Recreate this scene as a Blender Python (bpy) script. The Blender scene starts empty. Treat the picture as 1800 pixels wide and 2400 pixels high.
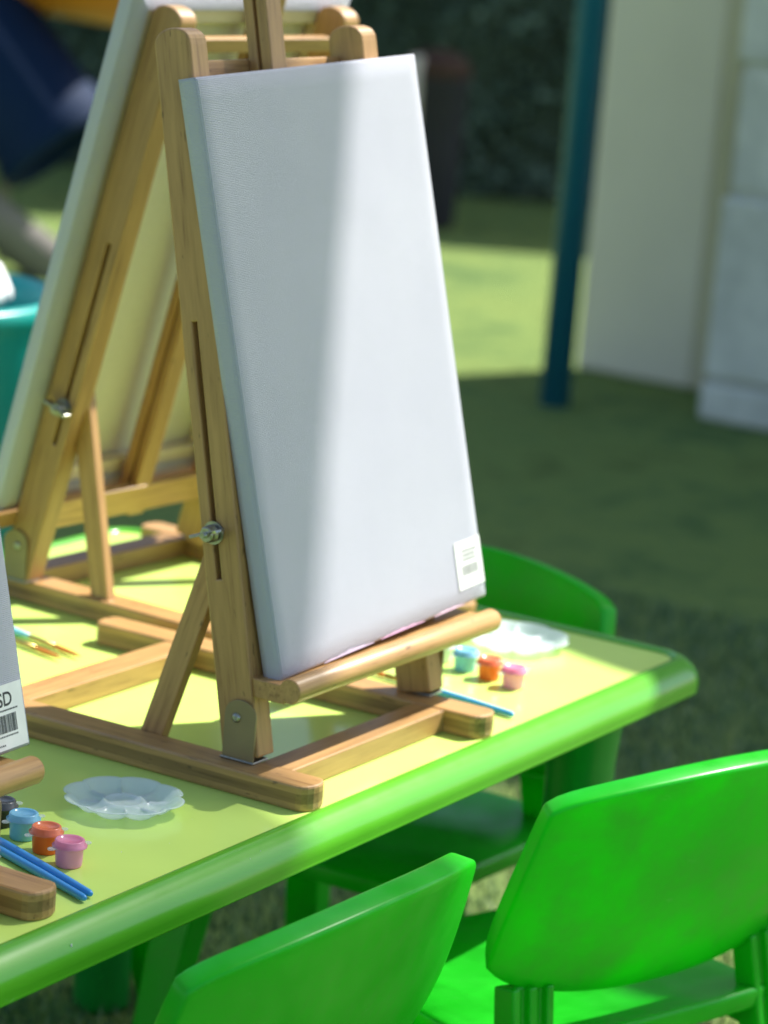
import bpy, bmesh, math, random
from mathutils import Vector, Matrix, noise
R = math.radians
TH = 0.46                      # table-top height above the ground
sc = bpy.context.scene
COL = sc.collection

# ------------------------------------------------------------------ camera
def setup_camera():
    yaw, pit, roll = R(30.5708), R(12.5824), R(4.7272)
    d = Vector((math.cos(pit)*math.cos(yaw), math.cos(pit)*math.sin(yaw), -math.sin(pit)))
    r0 = Vector((math.sin(yaw), -math.cos(yaw), 0)); u0 = r0.cross(d)
    r = math.cos(roll)*r0 + math.sin(roll)*u0
    u = -math.sin(roll)*r0 + math.cos(roll)*u0
    cd = bpy.data.cameras.new('camera'); co = bpy.data.objects.new('camera', cd); COL.objects.link(co)
    m = Matrix((r, u, -d)).transposed().to_4x4()
    m.translation = Vector((-1.7557, -1.0493, 0.6692 + TH))
    co.matrix_world = m
    cd.sensor_fit = 'VERTICAL'; cd.sensor_height = 36; cd.sensor_width = 27
    cd.lens = 6432.6/2212*36
    cd.clip_start = 0.05; cd.clip_end = 500
    cd.dof.use_dof = True; cd.dof.focus_distance = 1.97; cd.dof.aperture_fstop = 6.6
    sc.camera = co
setup_camera()

# ------------------------------------------------------------------ light
SUN = Vector((0.78, -0.30, 1.0))                 # direction towards the sun
elev = math.atan2(SUN.z, math.hypot(SUN.x, SUN.y)); azim = math.atan2(SUN.x, SUN.y)
w = bpy.data.worlds.new('World'); sc.world = w; w.use_nodes = True
nt = w.node_tree; bg = nt.nodes['Background']
sk = nt.nodes.new('ShaderNodeTexSky'); sk.sky_type = 'NISHITA'; sk.sun_disc = False
sk.sun_elevation = elev; sk.sun_rotation = azim; sk.air_density = 1.0; sk.dust_density = 1.5
nt.links.new(sk.outputs[0], bg.inputs[0]); bg.inputs[1].default_value = 0.10
sl = bpy.data.lights.new('sun', 'SUN'); sl.energy = 5.0; sl.angle = R(0.55); sl.color = (1.0, 0.965, 0.90)
so = bpy.data.objects.new('sun', sl); COL.objects.link(so)
so.rotation_euler = SUN.to_track_quat('Z', 'Y').to_euler(); so.location = (3, -2, 6)
sc.view_settings.view_transform = 'Standard'; sc.view_settings.look = 'None'
sc.view_settings.exposure = 1.10; sc.view_settings.gamma = 1
sc.cycles.max_bounces = 8; sc.cycles.transparent_max_bounces = 12
sc.cycles.caustics_reflective = False; sc.cycles.caustics_refractive = False
sc.cycles.sample_clamp_indirect = 6

# ------------------------------------------------------------------ materials
def mat(name):
    m = bpy.data.materials.new(name); m.use_nodes = True
    return m, m.node_tree, m.node_tree.nodes['Principled BSDF']
def N(nt, t, **kw):
    n = nt.nodes.new(t)
    for k, v in kw.items(): setattr(n, k, v)
    return n
def coords(nt, scale=(1, 1, 1), rnd=True):
    tc = N(nt, 'ShaderNodeTexCoord'); mp = N(nt, 'ShaderNodeMapping')
    mp.inputs['Scale'].default_value = scale
    nt.links.new(tc.outputs['Object'], mp.inputs['Vector'])
    if rnd:
        oi = N(nt, 'ShaderNodeObjectInfo'); mu = N(nt, 'ShaderNodeMath', operation='MULTIPLY')
        mu.inputs[1].default_value = 37.0
        nt.links.new(oi.outputs['Random'], mu.inputs[0]); nt.links.new(mu.outputs[0], mp.inputs['Location'])
    return mp
def noise_n(nt, vec, scale, detail=4, rough=.5):
    n = N(nt, 'ShaderNodeTexNoise'); n.inputs['Scale'].default_value = scale
    n.inputs['Detail'].default_value = detail; n.inputs['Roughness'].default_value = rough
    nt.links.new(vec.outputs[0], n.inputs['Vector']); return n
def ramp(nt, fac, stops):
    r = N(nt, 'ShaderNodeValToRGB'); nt.links.new(fac, r.inputs[0])
    e = r.color_ramp.elements
    e[0].position, e[0].color = stops[0][0], (*stops[0][1], 1)
    e[1].position, e[1].color = stops[1][0], (*stops[1][1], 1)
    for p, c in stops[2:]:
        x = e.new(p); x.color = (*c, 1)
    return r
def bump(nt, bs, h, strength, dist=.001):
    b = N(nt, 'ShaderNodeBump'); b.inputs['Strength'].default_value = strength
    b.inputs['Distance'].default_value = dist
    nt.links.new(h, b.inputs['Height']); nt.links.new(b.outputs[0], bs.inputs['Normal'])

def wood(name, base, dark, rough=.42):
    m, nt, bs = mat(name)
    mp = coords(nt, (4.0, 70, 70)); n1 = noise_n(nt, mp, 3.0, 6, .62)
    mp2 = coords(nt, (30, 420, 420)); n2 = noise_n(nt, mp2, 1.0, 3, .6)
    mp3 = coords(nt, (9, 9, 9)); n3 = noise_n(nt, mp3, 1.5, 2)
    mx = N(nt, 'ShaderNodeMath', operation='ADD'); nt.links.new(n1.outputs[0], mx.inputs[0])
    m2 = N(nt, 'ShaderNodeMath', operation='MULTIPLY'); m2.inputs[1].default_value = .35
    nt.links.new(n2.outputs[0], m2.inputs[0]); nt.links.new(m2.outputs[0], mx.inputs[1])
    m3 = N(nt, 'ShaderNodeMath', operation='ADD'); nt.links.new(mx.outputs[0], m3.inputs[0])
    m4 = N(nt, 'ShaderNodeMath', operation='MULTIPLY'); m4.inputs[1].default_value = .3
    nt.links.new(n3.outputs[0], m4.inputs[0]); nt.links.new(m4.outputs[0], m3.inputs[1])
    r = ramp(nt, m3.outputs[0], [(.56, dark), (.98, base), (.74, tuple((a*.35+b*.65) for a, b in zip(dark, base)))])
    # each piece of timber has its own tone; a few dark flecks and knots
    oi = N(nt, 'ShaderNodeObjectInfo'); mr = N(nt, 'ShaderNodeMapRange'); mr.inputs[3].default_value = .84; mr.inputs[4].default_value = 1.12
    nt.links.new(oi.outputs['Random'], mr.inputs[0])
    mp4 = coords(nt, (60, 240, 240)); n5 = noise_n(nt, mp4, 1.0, 2, .5)
    fk = N(nt, 'ShaderNodeMapRange'); fk.inputs[1].default_value = .70; fk.inputs[2].default_value = .76; fk.inputs[3].default_value = 1; fk.inputs[4].default_value = .45
    nt.links.new(n5.outputs[0], fk.inputs[0])
    mm = N(nt, 'ShaderNodeMath', operation='MULTIPLY'); nt.links.new(mr.outputs[0], mm.inputs[0]); nt.links.new(fk.outputs[0], mm.inputs[1])
    mc = N(nt, 'ShaderNodeMixRGB', blend_type='MULTIPLY'); mc.inputs[0].default_value = 1
    nt.links.new(r.outputs[0], mc.inputs[1]); nt.links.new(mm.outputs[0], mc.inputs[2])
    nt.links.new(mc.outputs[0], bs.inputs['Base Color']); bs.inputs['Roughness'].default_value = rough
    bump(nt, bs, n2.outputs[0], .25, .0004)
    return m
WOOD = wood('bamboo wood', (.46, .265, .10), (.20, .095, .032))
def ply(base):
    m = base.copy(); m.name = 'laminated bamboo rail'; nt = m.node_tree; bs = nt.nodes['Principled BSDF']
    src = bs.inputs['Base Color'].links[0].from_socket
    tc = N(nt, 'ShaderNodeTexCoord'); sx = N(nt, 'ShaderNodeSeparateXYZ'); nt.links.new(tc.outputs['Object'], sx.inputs[0])
    ab = N(nt, 'ShaderNodeMath', operation='ABSOLUTE'); nt.links.new(sx.outputs[2], ab.inputs[0])
    mr = N(nt, 'ShaderNodeMapRange'); mr.inputs[1].default_value = .0034; mr.inputs[2].default_value = .0039
    mr.inputs[3].default_value = .62; mr.inputs[4].default_value = 1.0; nt.links.new(ab.outputs[0], mr.inputs[0])
    mx = N(nt, 'ShaderNodeMixRGB', blend_type='MULTIPLY'); mx.inputs[0].default_value = 1
    nt.links.new(src, mx.inputs[1]); nt.links.new(mr.outputs[0], mx.inputs[2]); nt.links.new(mx.outputs[0], bs.inputs['Base Color'])
    return m
PLY = ply(WOOD)
WOOD_END = wood('bamboo end grain', (.46, .30, .14), (.22, .12, .05), .6)

def plastic(name, col, rough, var=.06, transl=0, tcol=None, spec=.5, bstr=.05, bscale=900, wear=.0):
    m, nt, bs = mat(name)
    mp = coords(nt, (1, 1, 1)); n1 = noise_n(nt, mp, 14, 3)
    r = ramp(nt, n1.outputs[0], [(.3, tuple(c*(1-var) for c in col)), (.7, tuple(min(1, c*(1+var)) for c in col))])
    mw = coords(nt, (1, 7, 2)); nw = noise_n(nt, mw, 38, 5, .7)
    wr = N(nt, 'ShaderNodeMapRange'); wr.inputs[1].default_value = .66; wr.inputs[2].default_value = .80; wr.inputs[3].default_value = 0; wr.inputs[4].default_value = wear
    nt.links.new(nw.outputs[0], wr.inputs[0])
    mc = N(nt, 'ShaderNodeMixRGB'); mc.inputs[2].default_value = (*[min(1, c*.6+.30) for c in col], 1)
    nt.links.new(wr.outputs[0], mc.inputs[0]); nt.links.new(r.outputs[0], mc.inputs[1])
    nt.links.new(mc.outputs[0], bs.inputs['Base Color'])
    n2 = noise_n(nt, mp, bscale, 2)
    rr = N(nt, 'ShaderNodeMapRange'); rr.inputs[3].default_value = rough*.85; rr.inputs[4].default_value = rough*1.2
    nt.links.new(noise_n(nt, mp, 40, 4).outputs[0], rr.inputs[0]); nt.links.new(rr.outputs[0], bs.inputs['Roughness'])
    bs.inputs['Specular IOR Level'].default_value = spec
    bump(nt, bs, n2.outputs[0], bstr, .0003)
    if transl:
        t = N(nt, 'ShaderNodeBsdfTranslucent'); t.inputs[0].default_value = (*(tcol or col), 1)
        mx = N(nt, 'ShaderNodeMixShader'); mx.inputs[0].default_value = transl
        tr_ = N(nt, 'ShaderNodeMapRange'); tr_.inputs[1].default_value = .35; tr_.inputs[2].default_value = .65
        tr_.inputs[3].default_value = transl*.45; tr_.inputs[4].default_value = transl*1.6
        nt.links.new(noise_n(nt, mp, 13, 5, .65).outputs[0], tr_.inputs[0]); nt.links.new(tr_.outputs[0], mx.inputs[0])
        out = nt.nodes['Material Output']
        nt.links.new(bs.outputs[0], mx.inputs[1]); nt.links.new(t.outputs[0], mx.inputs[2]); nt.links.new(mx.outputs[0], out.inputs[0])
    return m
CHAIR = plastic('green moulded plastic', (.012, .43, .014), .30, .08, .34, (.0, .90, .0), spec=.40, wear=.35)
RIM = plastic('green table rim plastic', (.085, .35, .018), .22, .04, wear=.4)
TOP = plastic('lime table top laminate', (.58, .80, .18), .20, .03, bstr=.03, wear=.30)
LEG = plastic('dark green plastic', (.004, .25, .03), .35)
def colour_plastic(name, c, rough=.35, **k): return plastic(name, c, rough, .03, **k)

def metal(name, col, rough):
    m, nt, bs = mat(name); mp = coords(nt); n = noise_n(nt, mp, 300, 4)
    r = ramp(nt, n.outputs[0], [(.35, tuple(c*.7 for c in col)), (.65, col)])
    nt.links.new(r.outputs[0], bs.inputs['Base Color'])
    bs.inputs['Metallic'].default_value = .9; bs.inputs['Roughness'].default_value = rough
    return m
STEEL = metal('worn steel', (.42, .42, .38), .3)

def canvas_mat():
    m, nt, bs = mat('primed white canvas')
    mp = coords(nt, rnd=False)
    w1 = N(nt, 'ShaderNodeTexWave'); w1.wave_type = 'BANDS'; w1.bands_direction = 'X'; w1.inputs['Scale'].default_value = 260
    w2 = N(nt, 'ShaderNodeTexWave'); w2.wave_type = 'BANDS'; w2.bands_direction = 'Z'; w2.inputs['Scale'].default_value = 260
    for x in (w1, w2):
        x.inputs['Distortion'].default_value = 1.2; x.inputs['Detail'].default_value = 1
        nt.links.new(mp.outputs[0], x.inputs[0])
    a = N(nt, 'ShaderNodeMath', operation='ADD'); nt.links.new(w1.outputs[1], a.inputs[0]); nt.links.new(w2.outputs[1], a.inputs[1])
    n2 = noise_n(nt, mp, 55, 5, .7); b = N(nt, 'ShaderNodeMath', operation='MULTIPLY_ADD')
    nt.links.new(n2.outputs[0], b.inputs[0]); b.inputs[1].default_value = 1.4; nt.links.new(a.outputs[0], b.inputs[2])
    bump(nt, bs, b.outputs[0], .8, .0005)
    n = noise_n(nt, mp, 9, 3)
    r = ramp(nt, n.outputs[0], [(.3, (.485, .49, .565)), (.7, (.515, .52, .59))])
    nt.links.new(r.outputs[0], bs.inputs['Base Color']); bs.inputs['Roughness'].default_value = .75
    bs.inputs['Specular IOR Level'].default_value = .25
    return m
CANVAS = canvas_mat()
def canvas_back():
    m, nt, bs = mat('raw canvas back'); mp = coords(nt)
    n = noise_n(nt, mp, 500, 3); r = ramp(nt, n.outputs[0], [(.3, (.74, .69, .54)), (.7, (.82, .77, .62))])
    nt.links.new(r.outputs[0], bs.inputs['Base Color']); bs.inputs['Roughness'].default_value = .9
    t = N(nt, 'ShaderNodeBsdfTranslucent'); t.inputs[0].default_value = (.8, .78, .7, 1)
    mx = N(nt, 'ShaderNodeMixShader'); mx.inputs[0].default_value = .3; out = nt.nodes['Material Output']
    nt.links.new(bs.outputs[0], mx.inputs[1]); nt.links.new(t.outputs[0], mx.inputs[2]); nt.links.new(mx.outputs[0], out.inputs[0])
    return m
CBACK = canvas_back()
PINE = wood('pale stretcher pine', (.72, .62, .40), (.55, .44, .24), .6)
def flat(name, col, rough=.5, spec=.4):
    m, nt, bs = mat(name); mp = coords(nt); n = noise_n(nt, mp, 60, 3)
    r = ramp(nt, n.outputs[0], [(.3, tuple(c*.92 for c in col)), (.7, tuple(min(1, c*1.05) for c in col))])
    nt.links.new(r.outputs[0], bs.inputs['Base Color']); bs.inputs['Roughness'].default_value = rough
    bs.inputs['Specular IOR Level'].default_value = spec
    return m
BRASS = flat('dull brass plate', (.24, .18, .085), .38, .6)
PAPER = flat('label paper', (.80, .80, .77), .55)
INK = flat('black ink', (.03, .03, .035), .6)
PINKINK = flat('pink paint smear', (.75, .25, .45), .5)
def clear_plastic(name, col, a):
    m, nt, bs = mat(name); out = nt.nodes['Material Output']
    mp = coords(nt); n = noise_n(nt, mp, 120, 3); bump(nt, bs, n.outputs[0], .2, .0005)
    bs.inputs['Base Color'].default_value = (*col, 1); bs.inputs['Roughness'].default_value = .22
    tr = N(nt, 'ShaderNodeBsdfTransparent'); tr.inputs[0].default_value = (.93, .96, .97, 1)
    tl = N(nt, 'ShaderNodeBsdfTranslucent'); tl.inputs[0].default_value = (*col, 1)
    m1 = N(nt, 'ShaderNodeMixShader'); m1.inputs[0].default_value = .35
    nt.links.new(bs.outputs[0], m1.inputs[1]); nt.links.new(tl.outputs[0], m1.inputs[2])
    m2 = N(nt, 'ShaderNodeMixShader'); m2.inputs[0].default_value = a
    nt.links.new(m1.outputs[0], m2.inputs[1]); nt.links.new(tr.outputs[0], m2.inputs[2]); nt.links.new(m2.outputs[0], out.inputs[0])
    return m
MILKY = clear_plastic('milky clear plastic', (.84, .91, .98), .42)
LIDCLR = clear_plastic('clear lid plastic', (.80, .82, .84), .55)

# ------------------------------------------------------------------ mesh helpers
def link(name, bm, m, parent=None, smooth=False, bevel=0, seg=2, loc=None, basis=None):
    me = bpy.data.meshes.new(name); bmesh.ops.recalc_face_normals(bm, faces=bm.faces[:]); bm.to_mesh(me); bm.free()
    o = bpy.data.objects.new(name, me); COL.objects.link(o)
    for x in (m if isinstance(m, (list, tuple)) else [m]): me.materials.append(x)
    if smooth:
        for p in me.polygons: p.use_smooth = True
    if bevel:
        b = o.modifiers.new('bevel', 'BEVEL'); b.width = bevel; b.segments = seg; b.limit_method = 'ANGLE'; b.angle_limit = R(35)
        b.harden_normals = False
    if basis is not None: o.matrix_local = basis
    if loc is not None: o.location = loc
    if parent is not None: o.parent = parent
    return o
def empty(name, loc=(0, 0, 0), rz=0, label=None, cat=None, group=None):
    o = bpy.data.objects.new(name, None); COL.objects.link(o); o.location = loc; o.rotation_euler = (0, 0, rz)
    o.empty_display_size = .05
    tag(o, label, cat, group); return o
def tag(o, label=None, cat=None, group=None, kind=None):
    if label: o['label'] = label
    if cat: o['category'] = cat
    if group: o['group'] = group
    if kind: o['kind'] = kind
    return o
def frame(p, q, side):
    """matrix: local X from p to q, local Y near `side`, origin at the middle"""
    p, q, side = Vector(p), Vector(q), Vector(side)
    x = (q-p).normalized(); z = x.cross(side).normalized(); y = z.cross(x)
    m = Matrix((x, y, z)).transposed().to_4x4(); m.translation = (p+q)/2
    return m, (q-p).length
def bm_box(bm, x0, x1, y0, y1, z0, z1):
    v = [bm.verts.new((x, y, z)) for x in (x0, x1) for y in (y0, y1) for z in (z0, z1)]
    for f in ((0, 1, 3, 2), (4, 6, 7, 5), (0, 4, 5, 1), (2, 3, 7, 6), (0, 2, 6, 4), (1, 5, 7, 3)):
        bm.faces.new([v[i] for i in f])
def bm_prism(bm, pts, z0, z1, holes=None):
    """extrude 2-D outline (x,y) from z0 to z1"""
    a = [bm.verts.new((x, y, z0)) for x, y in pts]; b = [bm.verts.new((x, y, z1)) for x, y in pts]
    n = len(pts)
    bm.faces.new(a[::-1]); bm.faces.new(b)
    for i in range(n): bm.faces.new((a[i], a[(i+1) % n], b[(i+1) % n], b[i]))
def beam(name, p, q, side, wy, wz, m, parent, bevel=.0012, r0=0, r1=0):
    """straight timber; r0/r1 round its ends in the local XY plane"""
    M, L = frame(p, q, side); h = L/2; a = wy/2
    pts = []
    def arc(cx, rr, s):
        k = 8
        for i in range(k+1):
            t = -math.pi/2 + math.pi*i/k
            pts.append((cx + s*math.cos(t)*rr, s*math.sin(t)*a))
    if r1: arc(h-r1, r1, 1)
    else: pts += [(h, -a), (h, a)]
    if r0: arc(-h+r0, r0, -1)
    else: pts += [(-h, a), (-h, -a)]
    bm = bmesh.new(); bm_prism(bm, pts, -wz/2, wz/2)
    return link(name, bm, m, parent, bevel=bevel, basis=M)
def bm_lathe(bm, prof, seg=32, c=(0, 0, 0), mod=None):
    rings = []
    for r, z in prof:
        ring = []
        for i in range(seg):
            t = 2*math.pi*i/seg; k = mod(t, r) if mod else 1
            ring.append(bm.verts.new((c[0]+r*k*math.cos(t), c[1]+r*k*math.sin(t), c[2]+z)))
        rings.append(ring)
    for a, b in zip(rings, rings[1:]):
        for i in range(seg): bm.faces.new((a[i], a[(i+1) % seg], b[(i+1) % seg], b[i]))
    return rings
def cap(bm, ring): bm.faces.new(ring)
def rod(name, p, q, r, m, parent, seg=28, prof=None, bevel=0):
    M, L = frame(p, q, (0, .2, 1) if abs(Vector(q)[2]-Vector(p)[2]) < .8*(Vector(q)-Vector(p)).length else (1, 0, 0))
    bm = bmesh.new(); h = L/2
    prof = prof or [(0, 1), (1, 1)]
    rings = []
    for t, k in prof:
        rings.append([bm.verts.new((-h+t*L, r*k*math.cos(2*math.pi*i/seg), r*k*math.sin(2*math.pi*i/seg))) for i in range(seg)])
    for a, b in zip(rings, rings[1:]):
        for i in range(seg): bm.faces.new((a[i], a[(i+1) % seg], b[(i+1) % seg], b[i]))
    cap(bm, rings[0]); cap(bm, rings[-1])
    o = link(name, bm, m, parent, bevel=bevel, basis=M)
    for p_ in o.data.polygons:
        if len(p_.vertices) == 4: p_.use_smooth = True
    return o
def copy_thing(o, parent=None):
    c = o.copy(); COL.objects.link(c)
    if parent is not None: c.parent = parent; c.matrix_parent_inverse = Matrix()
    for ch in list(o.children): copy_thing(ch, c)
    return c

# ------------------------------------------------------------------ ground
def ground():
    m, nt, bs = mat('artificial turf')
    mp = coords(nt, rnd=False); n1 = noise_n(nt, mp, 2.2, 5, .6); n2 = noise_n(nt, mp, 170, 4, .75); n3 = noise_n(nt, mp, 600, 2, .6)
    a = N(nt, 'ShaderNodeMath', operation='MULTIPLY_ADD'); nt.links.new(n2.outputs[0], a.inputs[0]); a.inputs[1].default_value = .9; nt.links.new(n1.outputs[0], a.inputs[2])
    b = N(nt, 'ShaderNodeMath', operation='MULTIPLY_ADD'); nt.links.new(n3.outputs[0], b.inputs[0]); b.inputs[1].default_value = .8; nt.links.new(a.outputs[0], b.inputs[2])
    r = ramp(nt, b.outputs[0], [(.85, (.006, .032, .018)), (1.75, (.28, .38, .11)), (1.3, (.026, .112, .052))])
    r.color_ramp.elements[0].position = 0
    n4 = noise_n(nt, mp, 11, 5, .7); c4 = N(nt, 'ShaderNodeMath', operation='MULTIPLY_ADD'); nt.links.new(n4.outputs[0], c4.inputs[0]); c4.inputs[1].default_value = .9; nt.links.new(b.outputs[0], c4.inputs[2])
    mr = N(nt, 'ShaderNodeMapRange'); mr.inputs[1].default_value = 1.30; mr.inputs[2].default_value = 2.28
    nt.links.new(c4.outputs[0], mr.inputs[0]); nt.links.new(mr.outputs[0], r.inputs[0])
    r.color_ramp.elements[0].position = 0; r.color_ramp.elements[1].position = .45; r.color_ramp.elements[2].position = 1
    nt.links.new(r.outputs[0], bs.inputs['Base Color']); bs.inputs['Roughness'].default_value = .95
    bs.inputs['Specular IOR Level'].default_value = .1
    bump(nt, bs, b.outputs[0], .8, .01)
    bm = bmesh.new()
    v = [bm.verts.new(p) for p in ((-120, -120, 0), (120, -120, 0), (120, 120, 0), (-120, 120, 0))]; bm.faces.new(v)
    tag(link('ground', bm, m), 'dark green artificial turf ground under the table and chairs', kind='structure')
    # pile of the turf where it is near the camera
    g, ntg, bg_ = mat('turf blades'); oi = N(ntg, 'ShaderNodeNewGeometry')
    rr = ramp(ntg, oi.outputs['Random Per Island'], [(0, (.02, .08, .035)), (1, (.36, .42, .22)), (.6, (.07, .18, .07))])
    ntg.links.new(rr.outputs[0], bg_.inputs['Base Color']); bg_.inputs['Roughness'].default_value = .6
    rnd = random.Random(4); vs, fs = [], []
    for i in range(42000):
        x = rnd.uniform(.1, 2.4); y = rnd.uniform(-.35, 1.1)
        h = rnd.uniform(.008, .02); wd = .0016; t = rnd.uniform(0, 6.283); lx, ly = rnd.gauss(0, .006), rnd.gauss(0, .006)
        k = len(vs); cx, cy = math.cos(t)*wd, math.sin(t)*wd
        vs += [(x-cx, y-cy, -.001), (x+cx, y+cy, -.001), (x+lx, y+ly, h)]; fs.append((k, k+1, k+2))
    me = bpy.data.meshes.new('turf_pile'); me.from_pydata(vs, [], fs); me.materials.append(g)
    o = bpy.data.objects.new('turf_pile', me); COL.objects.link(o)
    tag(o, 'short artificial grass pile around the table legs', 'artificial grass', kind='stuff')
ground()

# ------------------------------------------------------------------ shade sails overhead (outside the frame; added, and outlined to cast the shade on table and canvas)
def sail(pts, open_, h, label, col):
    m, nt, bs = mat('shade cloth'); out = nt.nodes['Material Output']
    bs.inputs['Base Color'].default_value = (*col, 1); bs.inputs['Roughness'].default_value = .9
    tr = N(nt, 'ShaderNodeBsdfTransparent'); mx = N(nt, 'ShaderNodeMixShader'); mx.inputs[0].default_value = open_
    nt.links.new(bs.outputs[0], mx.inputs[1]); nt.links.new(tr.outputs[0], mx.inputs[2]); nt.links.new(mx.outputs[0], out.inputs[0])
    bm = bmesh.new()
    c = Vector((sum(p[0] for p in pts)/len(pts), sum(p[1] for p in pts)/len(pts), 0)) + SUN*h + Vector((0, 0, TH))
    bm.faces.new([bm.verts.new(Vector((x, y, TH)) + SUN*h - c) for x, y in pts])
    o = link('added_shade_sail', bm, m, loc=c)
    s = o.modifiers.new('solid', 'SOLIDIFY'); s.thickness = .002
    tag(o, label, 'added shade sail')
sail([(-.047, .077), (-.043, .045), (-.080, -.03), (-.15, -.19), (-.55, -.95), (-3.2, -1.3), (-3.6, 1.9), (-1.5, 1.9), (-.50, .64), (-.223, .296), (-.118, .165)],
     .42, 3.0, 'pale open-weave shade sail, added out of view to shade the left of the table', (.6, .6, .58))
sail([(.462, -.03), (.466, .016), (.507, .157), (.62, .55), (1.0, 1.75), (1.9, 1.7), (1.36, .45), (1.24, .0), (1.15, -.35), (.40, -.25)],
     .10, 1.9, 'narrow shade sail, added out of view to shade the far end of the table', (.35, .40, .36))

# ------------------------------------------------------------------ table
T = (0, 0, TH)
table = empty('table', (-.2, .3, 0), 0, 'low plastic table with glossy lime top and rounded green rim, easels standing on it', 'table')
X0, X1, Y0, Y1 = -1.15, .545, 0.0, .60
def rrect(x0, x1, y0, y1, r, k=8):
    pts = []
    for cx, cy, a in ((x1-r, y0+r, -90), (x1-r, y1-r, 0), (x0+r, y1-r, 90), (x0+r, y0+r, 180)):
        for i in range(k+1):
            t = R(a+90*i/k); pts.append((cx+r*math.cos(t), cy+r*math.sin(t)))
    return pts
def build_table():
    off = Vector((.2, -.3, 0))
    bm = bmesh.new(); p = rrect(X0, X1, Y0, Y1, .02)
    bm_prism(bm, [(x+off.x, y+off.y) for x, y in p], TH-.012, TH)
    link('table_top', bm, TOP, table)
    # rim: swept profile round the rounded rectangle
    prof = [(-.001, -.0015), (.002, .0015), (.007, .0030), (.014, .0030), (.021, .0005), (.028, -.0050), (.034, -.013), (.0375, -.022), (.0385, -.031), (.0375, -.038), (.0378, -.0405), (.0382, -.0425), (.034, -.044), (.029, -.0435), (.027, -.040), (.027, -.028), (.022, -.018), (-.001, -.016)]
    bm = bmesh.new(); rings = []
    for dx, dz in [(a*.68 if a > 0 else a, b*.58 if b < -.002 else b) for a, b in prof]:
        pr = rrect(X0-dx, X1+dx, Y0-dx, Y1+dx, .02+dx, 12)
        rings.append([bm.verts.new((x+off.x, y+off.y, TH+dz)) for x, y in pr])
    n = len(rings[0])
    rings.append(rings[0])
    for a, b in zip(rings, rings[1:]):
        for i in range(n): bm.faces.new((a[i], a[(i+1) % n], b[(i+1) % n], b[i]))
    o = link('rim', bm, RIM, table, smooth=True)
    # scuffs on the rim
    for x, yy, zz, q in ((-.352, -.0225, TH-.0066, .0016), (-.15, -.0188, TH-.0028, .0007), (-.135, -.0170, TH-.0014, .0006), (-.207, .047, TH, .0008), (-.118, .052, TH, .0005), (-.17, .034, TH, .0005)):
        bm = bmesh.new(); bmesh.ops.create_icosphere(bm, subdivisions=1, radius=1)
        for v in bm.verts: v.co = Vector((v.co.x*q*.5, v.co.y*q*.4, v.co.z*q))
        link('scuff', bm, PAPER, table, loc=(x+off.x, yy+off.y, zz))
    # tubular apron under the top
    for x in (X0+.06, X1-.06):
        for y in (Y0+.05, Y1-.05):
            bm = bmesh.new()
            rings = bm_lathe(bm, [(.026, 0), (.0275, .004), (.0285, .12), (.030, TH-.09), (.034, TH-.05), (.040, TH-.013)], 28)
            cap(bm, rings[0][::-1]); cap(bm, rings[-1])
            lg = link('leg', bm, LEG, table, smooth=True, loc=(x+off.x, y+off.y, 0)); lg.rotation_euler = (0, R(-1.5), 0)
    bm = bmesh.new()
    for x in (X0+.06, X1-.06): bm_box(bm, x-.012+off.x, x+.012+off.x, Y0+.08+off.y, Y1-.08+off.y, TH-.05, TH-.0125)
    bm_box(bm, X0+.09+off.x, X1-.09+off.x, .288+off.y, .312+off.y, TH-.05, TH-.0127)
    link('brace', bm, LEG, table)
build_table()

# ------------------------------------------------------------------ easels
def post_mesh(L, wd, dp, slot, bevel=.0015):
    """local X along the post, Y = depth (front is -Y), Z = thickness; slot (x0,x1,yc,half) cut right through; rounded top with a shoulder"""
    h = L/2; a = dp/2; bm = bmesh.new()
    x0, x1, yc, hw = slot; xt = h-.013
    ys = [-a, yc-hw, yc+hw, a]; xs = [-h, x0, x1, xt]
    for i in range(3):
        for j in range(3):
            if i == 1 and j == 1: continue
            bm_prism(bm, [(xs[i], ys[j]), (xs[i+1], ys[j]), (xs[i+1], ys[j+1]), (xs[i], ys[j+1])], -wd/2, wd/2)
    top = [(xt+.013*math.sin(math.pi*i/14)**.75, -a*math.cos(math.pi*i/14)) for i in range(1, 14)]
    bm_prism(bm, [(xt, ys[0])] + top + [(xt, ys[3]), (xt, ys[2]), (xt, ys[1])], -wd/2, wd/2)
    bmesh.ops.remove_doubles(bm, verts=bm.verts[:], dist=1e-6)
    seen = {}
    for f in list(bm.faces): seen.setdefault(frozenset(f.verts), []).append(f)
    bmesh.ops.delete(bm, geom=[f for fs in seen.values() if len(fs) > 1 for f in fs], context='FACES_ONLY')
    bmesh.ops.dissolve_limit(bm, angle_limit=.01, verts=bm.verts[:], edges=bm.edges[:], delimit=set())
    return bm
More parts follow.
